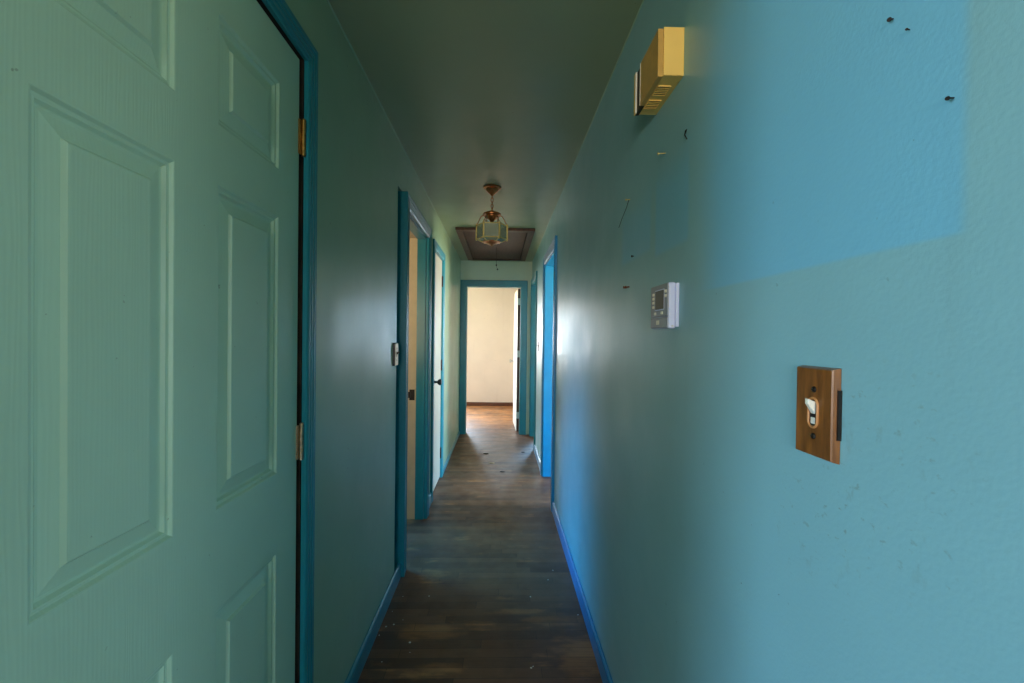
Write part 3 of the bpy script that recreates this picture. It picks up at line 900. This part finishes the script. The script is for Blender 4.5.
nk.tube([(XR - .001, 1.056, 1.822), (XR - .005, 1.051, 1.809), (XR - .001, 1.047, 1.798)], .0014, 6).tube([(XR - .005, 1.051, 1.809), (XR - .004, 1.041, 1.818)], .0011, 6)
tag(nk.build('wall_hook', M['dark_metal'], None, origin=(XR, 1.05, 1.81)), 'forked dark wire hook under the near end of the door chime', 'hook')
nail(.494, 1.691, 'larger dark nail near the top of the large pale rectangle', M['debris'], .005, .0017, .5)
nail(.473, 1.665, 'tiny dark nail near the top of the large pale rectangle', M['debris'], .004, .0010, .3)

# ------------------------------------------------------------------ crumbs and debris on the floor
def crumb(size, mat, name, flat=.5, stretch=1.0):
    vs, fs = [], []
    mb = MB()
    rings = [(0, 1), (.75, .55), (1, 0), (.8, -.45), (0, -.6)]
    n = 7
    idx = []
    for r, hgt in rings:
        row = []
        for i in range(n if r else 1):
            a = 2 * pi * i / n
            k = size * rnd.uniform(.7, 1.2)
            vs.append((r * cos(a) * k * stretch, r * sin(a) * k, (hgt + .6) * size * flat * rnd.uniform(.85, 1.1)))
            row.append(len(vs) - 1)
        idx.append(row)
    for a, b in zip(idx, idx[1:]):
        for i in range(n):
            j = (i + 1) % n
            if len(a) == 1:
                fs.append((a[0], b[i], b[j]))
            elif len(b) == 1:
                fs.append((a[i], a[j], b[0]))
            else:
                fs.append((a[i], a[j], b[j], b[i]))
    return mb.add(vs, fs).build(name, mat)
spots = [(-.481, 2.329, .7), (-.348, 2.331, .8), (-.507, 2.086, 1), (-.474, 2.101, 1.1), (-.522, 2.026, .8), (-.376, 1.976, 1.2), (-.467, 1.86, .6), (-.364, 1.915, .5),
         (-.440, 2.136, .5), (.319, 2.587, .9), (.28, 2.485, .8), (.172, 2.322, .9), (.391, 2.169, .8), (.141, 1.82, 1.0), (-.505, 2.202, .5), (.150, 1.828, .7)]
proto = None
for i, (x, y, s) in enumerate(spots):
    if proto is None:
        o = proto = crumb(.0042, M['flake'], 'plaster_crumb', .6)
        tag(o, 'tiny pale plaster crumb lying on the dark floor in the near hallway', 'crumb', 'plaster crumbs on the near hallway floor')
    else:
        o = proto.copy(); COL.objects.link(o)
    o.location = (x, y, 0); o.scale = (s, s, s); o.rotation_euler.z = rnd.uniform(0, 6)
for (x, y, s, st, lab) in [(-.146, 5.171, .020, 1.9, 'large black scrap left of the middle of the far hallway floor'),
                           (.281, 5.247, .016, 1.8, 'dark scrap near the right wall before the far right doorway'),
                           (.035, 4.484, .016, 1.9, 'flat dark scrap in the middle of the hallway floor under the attic hatch')]:
    o = crumb(s, M['debris'], 'debris_scrap', .35, st)
    o.location = (x, y, 0)
    tag(o, lab, 'debris')
o = crumb(.020, M['brass'], 'paper_scrap', .12, 1.6)
o.data.materials[0] = plain('tan paper', srgb(206, 176, 130), .8)
o.location = (-.07, 4.80, 0)
tag(o, 'tan paper scrap in the middle of the far hallway floor', 'paper')

# ------------------------------------------------------------------ light: daylight through the windows of the rooms, plus an added warm fill
def window_light(name, loc, target, sx, sy, power, col, spread=180):
    l = bpy.data.lights.new(name, 'AREA')
    l.shape = 'RECTANGLE'; l.size, l.size_y = sx, sy
    l.energy = power; l.color = col[:3]
    l.spread = radians(spread)
    o = bpy.data.objects.new(name, l)
    COL.objects.link(o)
    o.location = loc
    o.rotation_euler = (Vector(target) - Vector(loc)).to_track_quat('-Z', 'Y').to_euler()
    o['kind'] = 'helper'
    return o
SKY = (.26, .60, 1.0)
DEEP = (.035, .40, 1.0)
SUNNY = (1.0, .82, .54)
def daylight(name, loc, inward, sx, sz, psky, pground, sky=SKY, ground=SUNNY):
    """sky light falls down through a window, light off the sunny ground outside comes up through it"""
    l = Vector(loc); d = Vector(inward)
    window_light(name + '_sky', l, l + d + Vector((0, 0, -.8)), sx, sz, psky, sky, 120)
    window_light(name + '_ground', l + d * .01, l + d + Vector((0, 0, .55)), sx, sz, pground, ground, 130)
daylight('daylight_living', (-3.66, -1.56, 1.4), (1, 0, 0), 1.18, 1.2, 122, 54, (.15, .54, 1.0))
daylight('daylight_behind', (-.9, -4.04, 1.425), (0, 1, 0), 1.9, 1.15, 75, 95, (.12, .50, 1.0), (1.0, .78, .45))
daylight('daylight_living_right', (3.06, -1.8, 1.4), (-1, 0, 0), 1.5, 1.2, 46, 36)
window_light('daylight_bath_sky', (-2.56, 3.6, 1.15), (-1.0, 3.0, .34), 1.6, .7, 28, (.03, .43, 1.0), 66)
window_light('fill_bath_near', (-1.2, 1.56, 1.5), (-1.1, 3.0, 2.1), .55, .75, 14, (1.0, .74, .46), 150)  # added warm fill aimed at the cream jamb of the left doorway
daylight('daylight_bedroom', (3.06, 2.75, 1.375), (-1, 0, 0), 1.4, 1.25, 165, 185, (.14, .50, 1.0))
daylight('daylight_side', (1.3, 7.74, 1.425), (0, -1, 0), .82, 1.15, 90, 30)
daylight('daylight_far_back', (-1.27, 8.856, 1.4), (0, -1, 0), .88, 1.2, 100, 34, (.60, .80, 1.0))
daylight('daylight_far_left', (-2.66, 7.3, 1.4), (1, 0, 0), 1.1, 1.2, 34, 44, (.75, .86, 1.0), (1.0, .90, .80))

w = bpy.data.worlds.new('sky')
scene.world = w
w.use_nodes = True
bg = w.node_tree.nodes['Background']
sk = w.node_tree.nodes.new('ShaderNodeTexSky')
sk.sky_type = 'NISHITA'
sk.sun_elevation = radians(35); sk.sun_disc = False
w.node_tree.links.new(sk.outputs[0], bg.inputs[0])
bg.inputs[1].default_value = .05

# ------------------------------------------------------------------ camera
f_px = 455.0
yaw, pit, roll = 12 / f_px, 4.5 / f_px, .0122
F = Vector((sin(yaw) * cos(pit), cos(yaw) * cos(pit), -sin(pit)))
R = Vector((cos(yaw), -sin(yaw), 0)); U = R.cross(F)
R2 = R * cos(roll) + U * sin(roll); U2 = U * cos(roll) - R * sin(roll)
cam = bpy.data.cameras.new('camera')
cam.sensor_width = 36; cam.sensor_fit = 'HORIZONTAL'
cam.lens = f_px / 1024 * 36
cam.clip_start = .02
co = bpy.data.objects.new('camera', cam)
COL.objects.link(co)
mw = Matrix((R2, U2, -F)).transposed().to_4x4()
mw.translation = Vector((0, 0, 1.335))
co.matrix_world = mw
scene.camera = co

for o in bpy.data.objects:
    if '_o' in o.keys():
        del o['_o']

scene.cycles.use_denoising = True
scene.cycles.max_bounces = 10
scene.cycles.diffuse_bounces = 6
scene.cycles.glossy_bounces = 4
scene.cycles.transparent_max_bounces = 12
scene.cycles.sample_clamp_indirect = 6
scene.cycles.caustics_reflective = False
scene.cycles.caustics_refractive = False
vs = scene.view_settings
vs.view_transform = 'Standard'
vs.look = 'None'
vs.exposure = 0.0
vs.gamma = 1.0
vs.use_curve_mapping = False
